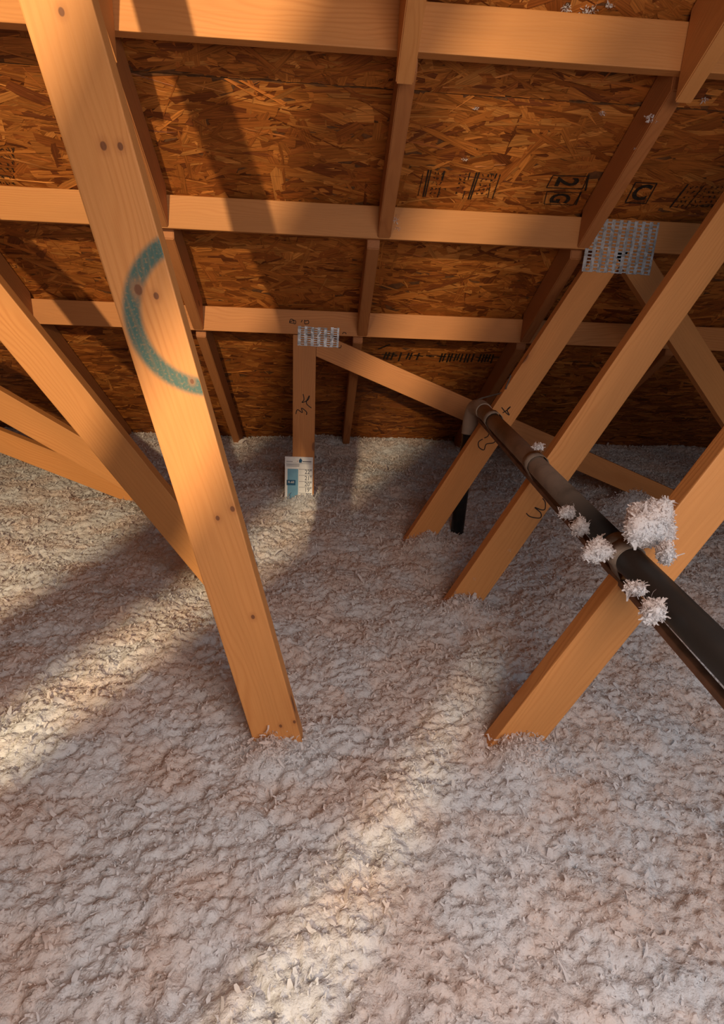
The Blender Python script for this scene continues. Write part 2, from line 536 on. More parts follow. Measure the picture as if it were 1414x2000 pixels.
DECK_LIFT = 0.0046
def deck_print(name, draw, anchor_px, label=None):
    bm = bmesh.new()
    draw(bm)
    o = link(name, bm_mesh(name, bm, M['ink']), panel_at(on_deck(*anchor_px)))
    if label: o['label'] = label
    return o

def dline(bm, a, b, wd):
    ribbon_bm(bm, [on_deck(*a), on_deck(*b)], SN, wd, DECK_LIFT)

def dglyph(bm, x, y, w_, h_, r):
    """a tiny worn stamped character: a few short strokes"""
    p = on_deck(x, y)
    for _ in range(r.randint(2, 3)):
        a = p + Vector((r.uniform(-w_, w_), 0, 0)) + SD * r.uniform(-h_, h_)
        b = p + Vector((r.uniform(-w_, w_), 0, 0)) + SD * r.uniform(-h_, h_)
        if (a - b).length > 0.002:
            ribbon_bm(bm, [a, b], SN, 0.0022, DECK_LIFT)

def stamp_left(bm):
    r = random.Random(3)
    for a, b, wd in (((826, 337), (816, 380), .002), ((837, 329), (826, 382), .0045), ((842, 329), (830, 382), .0035), ((868, 331), (863, 350), .005), ((859, 366), (854, 383), .003),
                     ((918, 334), (914, 348), .003), ((908, 370), (903, 386), .0025), ((931, 334), (914, 387), .0045), ((936, 334), (918, 387), .0045),
                     ((970, 336), (966, 346), .004), ((977, 338), (961, 386), .003), ((957, 362), (952, 384), .0025)):
        dline(bm, a, b, wd)
    for i in range(5):
        for j in range(3):
            dglyph(bm, 849 + j * 8 - i * 2, 336 + i * 10, .004, .006, r)
    for i in range(5):
        for j in range(2):
            dglyph(bm, 900 + j * 9 - i * 2, 338 + i * 9, .004, .005, r)
    for i in range(5):
        for j in range(3):
            dglyph(bm, 944 + j * 9 - i * 3, 340 + i * 9, .004, .006, r)
deck_print('printed_stamp', stamp_left, (890, 350), 'black mill stamp of lines and small lettering')

def stamp_2g(bm):
    def frame(pts, wd=.003):
        for a, b in zip(pts, pts[1:] + pts[:1]): dline(bm, a, b, wd)
    frame([(1080, 340), (1149, 342), (1137, 367), (1067, 364)])
    frame([(1068, 372), (1134, 374), (1120, 398), (1062, 396)], .0025)
    dline(bm, (1150, 338), (1143, 370), .005)
    dline(bm, (1135, 372), (1124, 398), .005)
    text_bm(bm, '2', on_deck(1105, 353), SD, Vector((1, 0, 0)), 0.088, DECK_LIFT, 0.78, 0.022)
    text_bm(bm, 'G', on_deck(1092, 385), SD, Vector((1, 0, 0)), 0.082, DECK_LIFT, 0.66, 0.022)
deck_print('printed_stamp', stamp_2g, (1100, 360), 'black boxed characters lying on their side')

def stamp_c(bm):
    pts = [(1241, 354), (1283, 356), (1261, 395), (1221, 393)]
    for a, b in zip(pts, pts[1:] + pts[:1]): dline(bm, a, b, .0035)
    text_bm(bm, 'C', on_deck(1251, 375), Vector((1, 0, 0)), -SD, 0.078, DECK_LIFT, 0.9, 0.03)
deck_print('printed_stamp', stamp_c, (1252, 375), 'black letter C in a square frame')

def stamp_right(bm):
    r = random.Random(5)
    dline(bm, (1344, 357), (1308, 403), .005)
    dline(bm, (1375, 360), (1338, 405), .0025)
    for i in range(5):
        for j in range(8):
            dglyph(bm, 1350 + j * 10 - i * 7, 364 + i * 9, .0045, .006, r)
deck_print('printed_stamp', stamp_right, (1345, 380), 'black block of worn stamped lettering')

def stamp_low(bm):
    r = random.Random(9)
    dline(bm, (738, 680), (762, 671), .008)
    x = 752
    while x < 965:
        if r.random() < 0.8:
            dline(bm, (x + 3, 686 + (x - 750) * .02), (x - 3, 699 + (x - 750) * .03 + r.uniform(-2, 4)), .007)
        if r.random() < 0.35:
            dline(bm, (x, 690 + (x - 750) * .03), (x + 10, 692 + (x - 750) * .03), .006)
        x += r.choice((6, 8, 8, 15))
deck_print('printed_stamp', stamp_low, (850, 695), 'smudged black stamped line of writing')
def stamp_edge(bm):
    r = random.Random(12)
    for i in range(6):
        for j in range(3):
            dglyph(bm, 4 + j * 11, 290 + i * 13, .006, .009, r)
deck_print('printed_stamp', stamp_edge, (15, 320), 'smudged black stamp at the left')

# ------------------------------------------------------------------ trusses
def board_mesh(name, L, w_=LW, t=LT, mat=None, bevel=0.0025):
    """x: 0..L, y: 0..t (front face at 0), z centred"""
    bm = bmesh.new()
    box_bm(bm, 0, L, 0, t, -w_ / 2, w_ / 2, bevel)
    return bm_mesh(name, bm, mat)

def place(o, origin, xdir, zdir, parent):
    """board axes in world space under an unrotated parent"""
    x = Vector(xdir).normalized(); z = Vector(zdir).normalized(); y = z.cross(x)
    mm = Matrix((x, y, z)).transposed().to_4x4()
    mm.translation = Vector(origin) - (parent.location if parent else Vector())
    o.matrix_local = mm
    return o

def web(parent, k, p, q, name='web', mat=None, w_=LW, t=LT, dy=0.0, label=None):
    """a board in the plane of truss k from (x,z) p to q"""
    yk = (D[k] if isinstance(k, int) else k) + dy
    P, Q = Vector((p[0], yk, p[1])), Vector((q[0], yk, q[1]))
    d = Q - P
    if d.x < 0: P, Q = Q, P; d = -d
    o = link(name, board_mesh(name, d.length, w_, t, mat or M['wood']), parent)
    xd = d.normalized()
    zd = xd.cross(Vector((0, 1, 0)))
    place(o, P, xd, zd, parent)
    if label: o['label'] = label
    return o

def cut(o, parent, point, normal):
    """saw the board off at a plane, keeping the side the normal points away from"""
    inv = o.matrix_basis.inverted()
    pl = inv @ (Vector(point) - parent.location)
    nl = inv.to_3x3() @ Vector(normal)
    bm = bmesh.new(); bm.from_mesh(o.data)
    r = bmesh.ops.bisect_plane(bm, geom=list(bm.verts) + list(bm.edges) + list(bm.faces), plane_co=pl, plane_no=nl, clear_outer=True)
    es = [e for e in r['geom_cut'] if isinstance(e, bmesh.types.BMEdge)]
    bmesh.ops.holes_fill(bm, edges=es, sides=0)
    bm.to_mesh(o.data); bm.free()

def line_pts(ndeg, c, z0, z1):
    """points on the line cos*x + sin*(z-CAM_Z) = c at heights z0, z1"""
    a = math.radians(ndeg)
    return [((c - math.sin(a) * (z - CAM_Z)) / math.cos(a), z) for z in (z0, z1)]

def plate(parent, k, cx, cz, w_, h_, cols, rows, rough_top=False, tilt=0.0):
    """pressed steel plate with punched slots: strips with bridges between the slots"""
    bm = bmesh.new()
    t = 0.0012
    cw = w_ / cols
    r = random.Random(int(cols * 31 + rows))
    for c in range(cols):
        xa = -w_ / 2 + c * cw
        box_bm(bm, xa, xa + cw * 0.46, -t, 0, -h_ / 2, h_ / 2 - (r.uniform(0, .004) if rough_top else 0))
        rh = h_ / rows
        top = rows - (r.choice((0, 0, 1)) if rough_top else 0)
        for i in range(top):
            za = -h_ / 2 + i * rh
            off = (0.25 * rh) if c % 2 else 0
            b0 = max(za + off, -h_ / 2); b1 = min(b0 + rh * 0.36, h_ / 2)
            bow = r.uniform(0.0, 0.0012)
            box_bm(bm, xa + cw * 0.46, xa + cw, -t - bow, 0.0 - bow * .5, b0, b1)
    box_bm(bm, w_ / 2, w_ / 2 + cw * 0.3, -t, 0, -h_ / 2, h_ / 2)
    o = link('connector_plate', bm_mesh('connector_plate', bm, M['galv']), parent)
    o.location = Vector((cx, D[k] - 0.0008, cz)) - parent.location
    o.rotation_euler = (0, tilt, 0)
    o['label'] = 'galvanised steel plate punched with rows of slots'
    return o

def pen(parent, k, strokes, wd=0.0035, label=None, scale=1.0, origin=(0, 0), name='handwritten_mark'):
    bm = bmesh.new()
    for st in strokes:
        pts = [on_truss(k, origin[0] + x / scale, origin[1] + y / scale) for x, y in st]
        if len(pts) > 2: pts = catmull(pts, 6)
        ribbon_bm(bm, pts, (0, -1, 0), wd, 0.0007)
    bmesh.ops.translate(bm, verts=bm.verts, vec=-parent.location)
    o = link(name, bm_mesh(name, bm, M['pencil']), parent)
    if label: o['label'] = label
    return o

XL, XR = -2.15, 2.35
BASE = 0.26      # webs run on down into the insulation

# truss 0, the nearest: green-marked web on the left, steep web on the right
t0 = empty('roof_truss', (0, D[0], FLOOR), 'nearest roof truss, its left web sprayed with a green arc', 'truss', 'roof trusses')
bl = line_pts(13.435, -0.2566, BASE, S0 - SL * D[0] - 0.20)
wb0 = web(t0, 0, *bl, label='broad near web sprayed with a dark green arc')
def local_uv(o, parent, px, py, k):
    p = on_truss(k, px, py) - parent.location
    q = o.matrix_basis.inverted() @ p
    return q.x, q.z
arc_px = [(300, 487), (272, 555), (262, 620), (276, 680), (305, 715), (345, 740), (385, 752)]
A = np.array([local_uv(wb0, t0, x, y, 0) for x, y in arc_px])
sol = np.linalg.lstsq(np.c_[2 * A, np.ones(len(A))], (A ** 2).sum(1), rcond=None)[0]
rad = math.sqrt(sol[2] + sol[0] ** 2 + sol[1] ** 2)
kn = [(*local_uv(wb0, t0, x, y, 0), r) for x, y, r in ((202, 285, .0045), (235, 286, .004), (270, 566, .006), (305, 578, .004), (120, 23, .004), (454, 994, .004), (425, 1012, .0035), (494, 1205, .0035), (375, 745, .003), (575, 1410, .003), (548, 1418, .003))]
M['wood_arc'] = wood('softwood_sprayed', knots=kn, arc=(float(sol[0]), float(sol[1]), rad, 0.0135))
wb0.data.materials[0] = M['wood_arc']
web(t0, 0, *line_pts(-28.41, 0.7230, BASE, S0 - SL * D[0] - 0.20))
web(t0, 0, (XL, S0 - SL * (D[0] + LT) - LW / 2), (XR, S0 - SL * (D[0] + LT) - LW / 2), 'top_chord')

# truss 1
t1 = empty('roof_truss', (0, D[1], FLOOR), 'second roof truss from the front, right web pencilled with a W', 'truss', 'roof trusses')
web(t1, 1, (XL, ZT[1] - LW / 2), (XR, ZT[1] - LW / 2), 'top_chord')
web(t1, 1, *line_pts(-28.04, 0.7387, BASE, ZT[1] - LW))
web(t1, 1, *line_pts(35.14, -0.6501, BASE, ZT[1] - LW))
pen(t1, 1, [[(458, 853), (478, 870), (525, 876), (529, 852), (500, 825), (530, 836), (549, 833), (551, 800), (538, 780)]], 0.003, 'pencilled letter W', 2.507, (845, 662))

# truss 2
t2 = empty('roof_truss', (0, D[2], FLOOR), 'third roof truss from the front, large steel plate joining two webs under its chord', 'truss', 'roof trusses')
web(t2, 2, (XL, ZT[2] - LW / 2), (XR, ZT[2] - LW / 2), 'top_chord')
wa = line_pts(-28.69, 0.6884, BASE, ZT[2])
o_ = web(t2, 2, *wa)
cut(o_, t2, (0, 0, ZT[2] - LW - .001), (0, 0, 1))
# web falling to the right from the plate
def offs(p, q, s):
    d = Vector((q[0] - p[0], q[1] - p[1])).normalized(); n = Vector((d.y, -d.x)) * s
    return (p[0] + n.x, p[1] + n.y), (q[0] + n.x, q[1] + n.y)
o_ = web(t2, 2, (0.845, ZT[2] - LW + 0.095), (1.62, CAM_Z - 0.55))
cut(o_, t2, (0, 0, ZT[2] - LW - .001), (0, 0, 1))
cut(o_, t2, (0.893, 0, 0), (-1, 0, 0))
a_, b_ = (-1.031, CAM_Z - .408), (-0.689, CAM_Z - .620)
dd = Vector((b_[0] - a_[0], b_[1] - a_[1])).normalized(); nn_ = Vector((-dd.y, dd.x)) * (LW / 2)
web(t2, 2, (a_[0] - dd.x * 1.0 + nn_.x, a_[1] - dd.y * 1.0 + nn_.y), (b_[0] + dd.x * .28 + nn_.x, b_[1] + dd.y * .28 + nn_.y))
plate(t2, 2, 0.897, CAM_Z + 0.188, 0.212, 0.150, 9, 15, tilt=0.01)
for st, lb in (([[(232, 520), (212, 535), (214, 560), (238, 573), (250, 545), (286, 538), (298, 515), (280, 495)]], 'pencilled letter W'), ([[(240, 462), (262, 480), (258, 505), (240, 515)]], 'pencilled hook'),
               ([[(325, 365), (345, 390), (362, 402), (352, 378), (368, 362), (352, 378), (330, 392)]], 'pencilled cross')):
    pen(t2, 2, st, 0.0035, lb, 2.507, (850, 650))

# truss 3, the farthest: upright post and a shallow diagonal
t3 = empty('roof_truss', (0, D[3], FLOOR), 'farthest roof truss with an upright post, small steel plate and shallow diagonal', 'truss', 'roof trusses')
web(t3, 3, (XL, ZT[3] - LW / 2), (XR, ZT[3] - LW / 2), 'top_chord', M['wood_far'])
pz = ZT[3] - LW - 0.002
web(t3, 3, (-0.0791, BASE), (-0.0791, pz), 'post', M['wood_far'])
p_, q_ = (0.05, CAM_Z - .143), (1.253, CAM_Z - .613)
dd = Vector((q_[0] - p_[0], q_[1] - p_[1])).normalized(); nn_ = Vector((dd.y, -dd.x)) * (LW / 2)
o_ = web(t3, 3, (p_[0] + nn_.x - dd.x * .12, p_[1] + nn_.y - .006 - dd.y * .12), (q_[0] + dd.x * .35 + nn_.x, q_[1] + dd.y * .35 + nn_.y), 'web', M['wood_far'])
cut(o_, t3, (0, 0, ZT[3] - LW - .001), (0, 0, 1))
cut(o_, t3, (-0.0791 + LW / 2 + .001, 0, 0), (-1, 0, 0))
a_, b_ = (-1.28, CAM_Z - .629), (-0.899, CAM_Z - .786)
dd = Vector((b_[0] - a_[0], b_[1] - a_[1])).normalized(); nn_ = Vector((-dd.y, dd.x)) * (LW / 2)
web(t3, 3, (a_[0] - dd.x * .8 + nn_.x, a_[1] - dd.y * .8 + nn_.y), (b_[0] + dd.x * .38 + nn_.x, b_[1] + dd.y * .38 + nn_.y))
plate(t3, 3, -0.030, CAM_Z - 0.137, 0.150, 0.074, 6, 9, True, 0.02)
pen(t3, 3, [[(402, 812), (412, 786), (441, 804), (437, 776), (467, 800), (466, 818)]], 0.0035, 'digit 3 pencilled sideways', 3.142, (450, 550))
pen(t3, 3, [[(446, 690), (452, 722), (440, 742), (476, 726), (484, 700), (466, 745), (497, 776)]], 0.0035, 'digit 4 pencilled sideways', 3.142, (450, 550))
for st in ([(145, 180), (165, 130), (215, 140), (225, 195), (180, 195), (145, 185), (215, 150), (255, 155), (258, 205), (225, 210)], [(380, 140), (360, 185)], [(425, 215), (425, 145), (440, 160), (490, 150), (495, 205), (425, 215)], [(1118, 400), (1140, 370), (1180, 380), (1188, 402)], [(1045, 655), (1085, 650), (1098, 605)]):
    pen(t3, 3, [st], 0.0028, None, 9.427, (550, 610))

# ------------------------------------------------------------------ rafters between the trusses
def rafter(x, y0, y1, depth, label, mat=None, drop=0.0):
    """short sloping board under the deck with plumb-cut ends; origin at its upper end"""
    zt0, zt1 = S0 - SL * y0 - 0.006 - drop, S0 - SL * y1 - 0.006 - drop
    v = depth / math.cos(math.atan(SL))
    bm = bmesh.new()
    c0 = Vector((x, y0, zt0))
    xa, za = Vector((0, y1 - y0, zt1 - zt0)).normalized(), None
    za = Vector((1, 0, 0)).cross(xa)            # up-ish normal
    ya = za.cross(xa)
    mm = Matrix((xa, ya, za)).transposed()
    inv = mm.inverted()
    quad = [(y0, zt0), (y1, zt1), (y1, zt1 - v), (y0, zt0 - v)]
    f = [bm.verts.new(inv @ (Vector((x - LT / 2, y, z)) - c0)) for y, z in quad]
    g = [bm.verts.new(inv @ (Vector((x + LT / 2, y, z)) - c0)) for y, z in quad]
    bm.faces.new(f); bm.faces.new(g[::-1])
    for i in range(4):
        bm.faces.new((f[i], g[i], g[(i + 1) % 4], f[(i + 1) % 4]))
    bmesh.ops.recalc_face_normals(bm, faces=bm.faces)
    bmesh.ops.bevel(bm, geom=list(bm.edges), offset=0.0025, segments=2, affect='EDGES')
    o = link('rafter', bm_mesh('rafter', bm, mat or M['wood_old']))
    m4 = mm.to_4x4(); m4.translation = c0
    o.matrix_world = m4
    return tag(o, label, 'rafter', 'short rafters under the deck')

names = {'a': 'far left', 'b': 'left', 'c': 'middle', 'd': 'right', 'e': 'far right'}
def bay(k, xs, y0, y1, depth, what, mat=None):
    for key, x in xs:
        rafter(x, y0, y1, depth, what % names[key], mat)
bay(0, [('b', -0.46), ('c', 0.158), ('d', 0.777)], D[0] + LT, D[1] - .001, 0.140, 'deep rafter of the %s row ending at the nearest chord in view', M['wood'])
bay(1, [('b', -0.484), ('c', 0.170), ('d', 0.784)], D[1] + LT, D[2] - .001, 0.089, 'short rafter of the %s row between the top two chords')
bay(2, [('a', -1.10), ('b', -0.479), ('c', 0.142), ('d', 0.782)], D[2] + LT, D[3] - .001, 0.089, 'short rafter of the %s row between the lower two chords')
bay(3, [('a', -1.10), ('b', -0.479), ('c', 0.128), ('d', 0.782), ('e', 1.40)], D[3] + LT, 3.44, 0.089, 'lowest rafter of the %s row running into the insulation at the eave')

# ------------------------------------------------------------------ unseen boards added behind the photographer, shaped to shade the lamp
def lamp_pt(a, b, dist):
    return (LAMP.x + a * dist, LAMP.z + b * dist)
tb = empty('roof_truss', (0, LAMP.y + 1.05, FLOOR), 'unseen boards added behind the photographer to shade the lamp', 'truss', 'roof trusses')
yb = LAMP.y + 1.05
def lamp_blocker(a, b, w_, side, t=LT):
    """added blocking board whose edge runs through two lamp directions, body on the given side"""
    P, Q = Vector(lamp_pt(*a, 1.05)), Vector(lamp_pt(*b, 1.05))
    d = (Q - P).normalized(); n = Vector((d.y, -d.x)) * (w_ / 2 * side)
    P = P - d * 0.5; Q = Q + d * 0.5
    web(tb, yb, (P.x + n.x, P.y + n.y), (Q.x + n.x, Q.y + n.y), 'web', M['wood'], w_, t)
lamp_blocker((-0.028, -0.478), (0.187, -0.082), 0.092, 1)
lamp_blocker((0.112, -0.520), (0.400, -0.050), 0.208, 1)
lamp_blocker((0.320, -0.664), (0.356, -0.530), 0.60, 1, 0.012)  # wide thin panel, added to keep lamp light off the right side

# ------------------------------------------------------------------ blown-in insulation
def hash2(ix, iy, seed):
    h = (ix.astype(np.int64) * 374761393 + iy.astype(np.int64) * 668265263 + seed * 1442695041) & 0x7fffffff
    h = ((h ^ (h >> 13)) * 1274126177) & 0x7fffffff
    return ((h ^ (h >> 16)) & 0xffff) / 65535.0

def vnoise(x, y, seed):
    ix, iy = np.floor(x), np.floor(y)
    fx, fy = x - ix, y - iy
    ux, uy = fx * fx * (3 - 2 * fx), fy * fy * (3 - 2 * fy)
    a, b = hash2(ix, iy, seed), hash2(ix + 1, iy, seed)
    c, d = hash2(ix, iy + 1, seed), hash2(ix + 1, iy + 1, seed)
    return (a * (1 - ux) + b * ux) * (1 - uy) + (c * (1 - ux) + d * ux) * uy - 0.5

def puffs(x, y, seed, rmin=0.45, rmax=0.95):
    """heads of rounded clumps, one per cell"""
    ix, iy = np.floor(x), np.floor(y)
    h = np.zeros_like(x)
    for dx in (-1, 0, 1):
        for dy in (-1, 0, 1):
            jx, jy = ix + dx, iy + dy
            px = jx + hash2(jx, jy, seed); py = jy + hash2(jx, jy, seed + 1)
            rr = rmin + (rmax - rmin) * hash2(jx, jy, seed + 2)
            amp = 0.4 + 0.6 * hash2(jx, jy, seed + 3)
            d2 = ((x - px) ** 2 + (y - py) ** 2) / rr ** 2
            h = np.maximum(h, amp * rr * np.sqrt(np.clip(1 - d2, 0, 1)))
    return h

HEAPS = []     # (x, y, height, radius): fluff piled against the boards
for px, py, k in ((540, 1448, 0), (1015, 1448, 0), (905, 1195, 1), (830, 1052, 2), (590, 968, 3)):
    p = on_truss(k, px, py)
    HEAPS.append((p.x, p.y - 0.02, 0.030 if k < 3 else 0.002, 0.055))
p = on_truss(3, 1215, 930); HEAPS.append((p.x + .06, p.y - .02, 0.075, 0.09))

def height(x, y, fine=True):
    wx = x + 0.03 * vnoise(x * 14, y * 14, 5) + 0.008 * vnoise(x * 60, y * 60, 6)
    wy = y + 0.03 * vnoise(x * 14 + 9, y * 14 + 4, 7) + 0.008 * vnoise(x * 60 + 3, y * 60, 8)
    h = 0.045 * vnoise(x * 2.3, y * 2.3, 1) + 0.028 * vnoise(x * 6, y * 6, 2)
    h = h + 0.015 * puffs(wx * 11, wy * 11, 21) + 0.011 * puffs(wx * 29, wy * 29, 31)
    if fine:
        h = h + 0.0085 * puffs(wx * 62, wy * 62, 41) + 0.008 * puffs(wx * 118 + 2 * vnoise(x * 40, y * 40, 9), wy * 118, 51)
        h = h + 0.007 * vnoise(x * 210, y * 210, 61)
    for (hx, hy, hh, hr) in HEAPS:
        h = h + hh * np.exp(-((x - hx) ** 2 + (y - hy) ** 2) / hr ** 2)
    z = FLOOR - 0.030 + h + 0.03 * np.clip((y - 3.0) / 0.5, 0, 1)
    return np.minimum(z, S0 - SL * y - 0.004)

bm = bmesh.new()
box_bm(bm, -2.6, 2.6, -3.4, 3.72, 0.0, 0.013)
tag(link('floor', bm_mesh('floor', bm, M['white_card'])), 'plasterboard under the insulation', None, None, 'structure')

def grid(x0, x1, y0, y1, step, fine, drop=0.0, keep=None):
    nx, ny = int(round((x1 - x0) / step)) + 1, int(round((y1 - y0) / step)) + 1
    X, Y = np.meshgrid(np.linspace(x0, x1, nx), np.linspace(y0, y1, ny))
    Z = height(X, Y, fine) - drop
    V = np.stack([X, Y, Z], -1).reshape(-1, 3)
    i = np.arange(nx * ny).reshape(ny, nx)
    Fc = np.stack([i[:-1, :-1], i[:-1, 1:], i[1:, 1:], i[1:, :-1]], -1).reshape(-1, 4)
    if keep:
        c = V[Fc[:, 0]]
        Fc = Fc[np.abs(c[:, 0] - 0.05 * c[:, 1]) < keep(c[:, 1])]
        used = np.unique(Fc)
        lut = np.zeros(len(V), dtype=np.int64); lut[used] = np.arange(len(used))
        V, Fc = V[used], lut[Fc]
    return V, Fc

parts = [grid(-2.25, 2.35, 0.22, 3.62, 0.0044, True, 0.0, lambda y: 0.50 + 0.60 * y), grid(-2.6, 2.6, -3.3, 3.62, 0.035, False, 0.012)]
Vs, Fs, off = [], [], 0
for V, Fc in parts:
    Vs.append(V); Fs.append(Fc + off); off += len(V)
bed = link('blown_insulation', np_mesh('blown_insulation', np.concatenate(Vs), np.concatenate(Fs), M['insul'], True))
tag(bed, 'deep bed of fluffy white blown-in insulation covering the attic floor', 'insulation', None, 'stuff')

def tufts_mesh(name, P, N, size, seed, mat, seg=3):
    """curled flakes of fibre: P points, N outward normals, size array"""
    r = np.random.default_rng(seed)
    n = len(P)
    d = r.normal(size=(n, 3)); d = d / np.linalg.norm(d, axis=1)[:, None] + N * r.uniform(-0.1, 0.7, (n, 1))
    d /= np.linalg.norm(d, axis=1)[:, None]
    s = np.cross(d, r.normal(size=(n, 3))); s /= np.linalg.norm(s, axis=1)[:, None]
    c = np.cross(d, s)
    L = size * r.uniform(0.6, 1.5, n); Wd = size * r.uniform(0.15, 0.60, n); curl = r.uniform(0.5, 3.2, n) * r.choice((-1, 1), n)
    t = np.linspace(0, 1, seg + 1)
    verts = np.zeros((n, seg + 1, 2, 3))
    for j, tj in enumerate(t):
        a = curl * tj
        sa = np.where(np.abs(curl) > 1e-3, np.sin(a) / curl, tj); ca = np.where(np.abs(curl) > 1e-3, (1 - np.cos(a)) / curl, 0)
        pos = P + d * (sa * L)[:, None] + c * (ca * L)[:, None]
        wj = Wd * (1 - 0.75 * abs(tj - 0.4)) * r.uniform(0.7, 1.2, n)
        verts[:, j, 0] = pos + s * (wj * .5)[:, None]
        verts[:, j, 1] = pos - s * (wj * .5)[:, None]
    b = (np.arange(n) * (seg + 1) * 2)[:, None]
    fs = []
    for j in range(seg):
        fs.append(np.stack([b + 2 * j, b + 2 * j + 1, b + 2 * j + 3, b + 2 * j + 2], -1)[:, 0])
    return np_mesh(name, verts.reshape(-1, 3), np.concatenate(fs), mat, True)

# loose flakes lying on the bed
NT_ = 250000
ty = 0.25 + (3.6 - 0.25) * rng.random(NT_) ** 0.85
hw = 0.35 + 0.62 * ty
tx = rng.uniform(-1, 1, NT_) * np.minimum(hw, 2.0) + 0.05 * ty
for i, (hx, hy, hh, hr) in enumerate(HEAPS):          # extra fluff on the little heaps
    j = slice(i * 1300, (i + 1) * 1300)
    tx[j] = hx + rng.normal(0, hr * 0.75, 1300); ty[j] = hy + rng.normal(0, hr * 0.5, 1300)
tz = height(tx, ty)
tz[:1300 * len(HEAPS)] += rng.random(1300 * len(HEAPS)) ** 2 * 0.016
P = np.stack([tx, ty, tz - 0.0015], -1)
N = np.tile([0, 0, 1.0], (NT_, 1))
sz = rng.lognormal(math.log(0.0062), 0.42, NT_) * (0.85 + 0.16 * ty)
tf = link('loose_flakes', tufts_mesh('loose_flakes', P, N, sz, 5, M['tuft']), bed)
tf['kind'] = 'stuff'

# ------------------------------------------------------------------ pipe run on its bracket
PA = at_depth(931, 789, 2.06)
PB = at_depth(1414, 1283, 0.81)
dirp = (PB - PA).normalized()
R_P = 0.024
pend = PB + dirp * 0.45
pr = empty('vent_pipe', (PA.x, PA.y, FLOOR), 'black dusty pipe slung across the right-hand webs, dropping into insulation', 'pipe')
def rel(pts): return [Vector(p) - pr.location for p in pts]
corner = PA
e1 = corner + dirp * 0.05
down = Vector((-0.02, 0.012, -1)).normalized()
corner2 = corner + Vector((-0.006, 0.03, 0))
e2 = corner2 + down * 0.06
bend = [corner + dirp * 0.10, e1, corner + dirp * 0.024 + down * 0.006, corner2 * .5 + corner * .5 + down * 0.018 + dirp * .004, e2, e2 + down * 0.05]
join = PA + dirp * (1223 - 931) / (1414 - 931) * 0  # set below
def along(px):                        # point of the axis seen at that image column
    lo_, hi_ = 0.0, (pend - PA).length
    for _ in range(50):
        mid = (lo_ + hi_) / 2
        v = PA + dirp * mid - CAM
        x = W_PX / 2 + F_PX * v.dot(RIGHT) / v.dot(FWD)
        if x < px: lo_ = mid
        else: hi_ = mid
    return PA + dirp * lo_
M_p = bpy.data.meshes
j1, j2 = along(1205), along(1065)
mpipe = tube_mesh('pipe_length', rel([PA + dirp * 0.06, j2, j2 + dirp * .001, j1]), [R_P] * 4, M['pipe'], 28)
link('pipe_length', mpipe, pr)
link('pipe_length', tube_mesh('pipe_length', rel([j1, j1 + dirp * .01, pend]), [R_P * 1.08] * 3, M['pipe'], 28), pr)
link('elbow', tube_mesh('elbow', rel(catmull(bend, 6)), R_P * 1.12, M['pipe'], 24), pr)
ez = e2 + down * 0.04
link('riser', tube_mesh('riser', rel([ez, ez + down * ((ez.z - 0.40) / -down.z)]), R_P, M['riser'], 24), pr)
# coupling with lapped sleeve
cpl = link('coupling', tube_mesh('coupling', rel([j1 - dirp * .006, j1 - dirp * .005, j1 + dirp * .018, j1 + dirp * .020, j1 + dirp * .052, j1 + dirp * .053]), [R_P * 1.05, R_P * 1.22, R_P * 1.26, R_P * 1.18, R_P * 1.16, R_P * 1.05], M['sleeve'], 28), pr)

# bracket strip that carries the pipe: a narrow board with a steel edge
sidev = dirp.cross(Vector((0, 0, 1))).normalized()      # horizontal, across the run
if sidev.x > 0: sidev = -sidev                          # towards the left / viewer side
dn = dirp.cross(sidev).normalized()
if dn.z > 0: dn = -dn
SA, SB = at_depth(938, 820, 2.03), at_depth(1414, 1366, 0.80)
dstrip = (SB - SA).normalized()
bm = bmesh.new()
box_bm(bm, -0.01, (SB - SA).length + 0.4, -0.007, 0.007, -0.006, 0.006, 0.0015)
stp = link('support_strip', bm_mesh('support_strip', bm, M['steel_strip']), pr)
ys = Vector((0, 0, 1)).cross(dstrip).normalized()
ms = Matrix((dstrip, ys, dstrip.cross(ys))).transposed().to_4x4(); ms.translation = SA - pr.location
stp.matrix_basis = ms
def strip_near(c):
    return SA + dstrip * (c - SA).dot(dstrip)
# straps round the pipe
def strap(px, wd):
    c = along(px)
    bm = bmesh.new()
    r = R_P * 1.16
    rows = []
    for s in (-wd / 2, wd / 2):
        row = []
        tab = strip_near(c) - c
        pts = [tab * 1.06] + [(-dn * math.cos(a) + sidev * math.sin(a)) * r for a in [math.radians(d) for d in (100, 75, 50, 25, 0, -25, -50, -75, -100)]] 
        for q in pts:
            row.append((bm.verts.new(c + dirp * s + q - pr.location), bm.verts.new(c + dirp * s + q * 1.05 - pr.location)))
        rows.append(row)
    for i in range(len(rows[0]) - 1):
        a0, a1, b0, b1 = rows[0][i], rows[0][i + 1], rows[1][i], rows[1][i + 1]
        bm.faces.new((a0[1], a1[1], b1[1], b0[1])); bm.faces.new((a0[0], b0[0], b1[0], a1[0]))
        bm.faces.new((a0[0], a1[0], a1[1], a0[1])); bm.faces.new((b0[0], b0[1], b1[1], b1[0]))
    bmesh.ops.recalc_face_normals(bm, faces=bm.faces)
    return link('pipe_strap', bm_mesh('pipe_strap', bm, M['strap'], True), pr)
strap(962, 0.040); strap(1046, 0.036); strap(1222, 0.034)
# loose cable tied round the elbow
cb = [at_depth(x, y, z) for x, y, z in ((998, 733, 1.97), (990, 752, 1.98), (984, 765, 2.0), (962, 772, 2.03), (940, 778, 2.05), (926, 784, 2.03))]
tag(link('cable', tube_mesh('cable', catmull(cb, 6), 0.0028, M['cable'], 8)), 'thin grey cable looped over the pipe elbow beside the plate-joined web', 'cable')

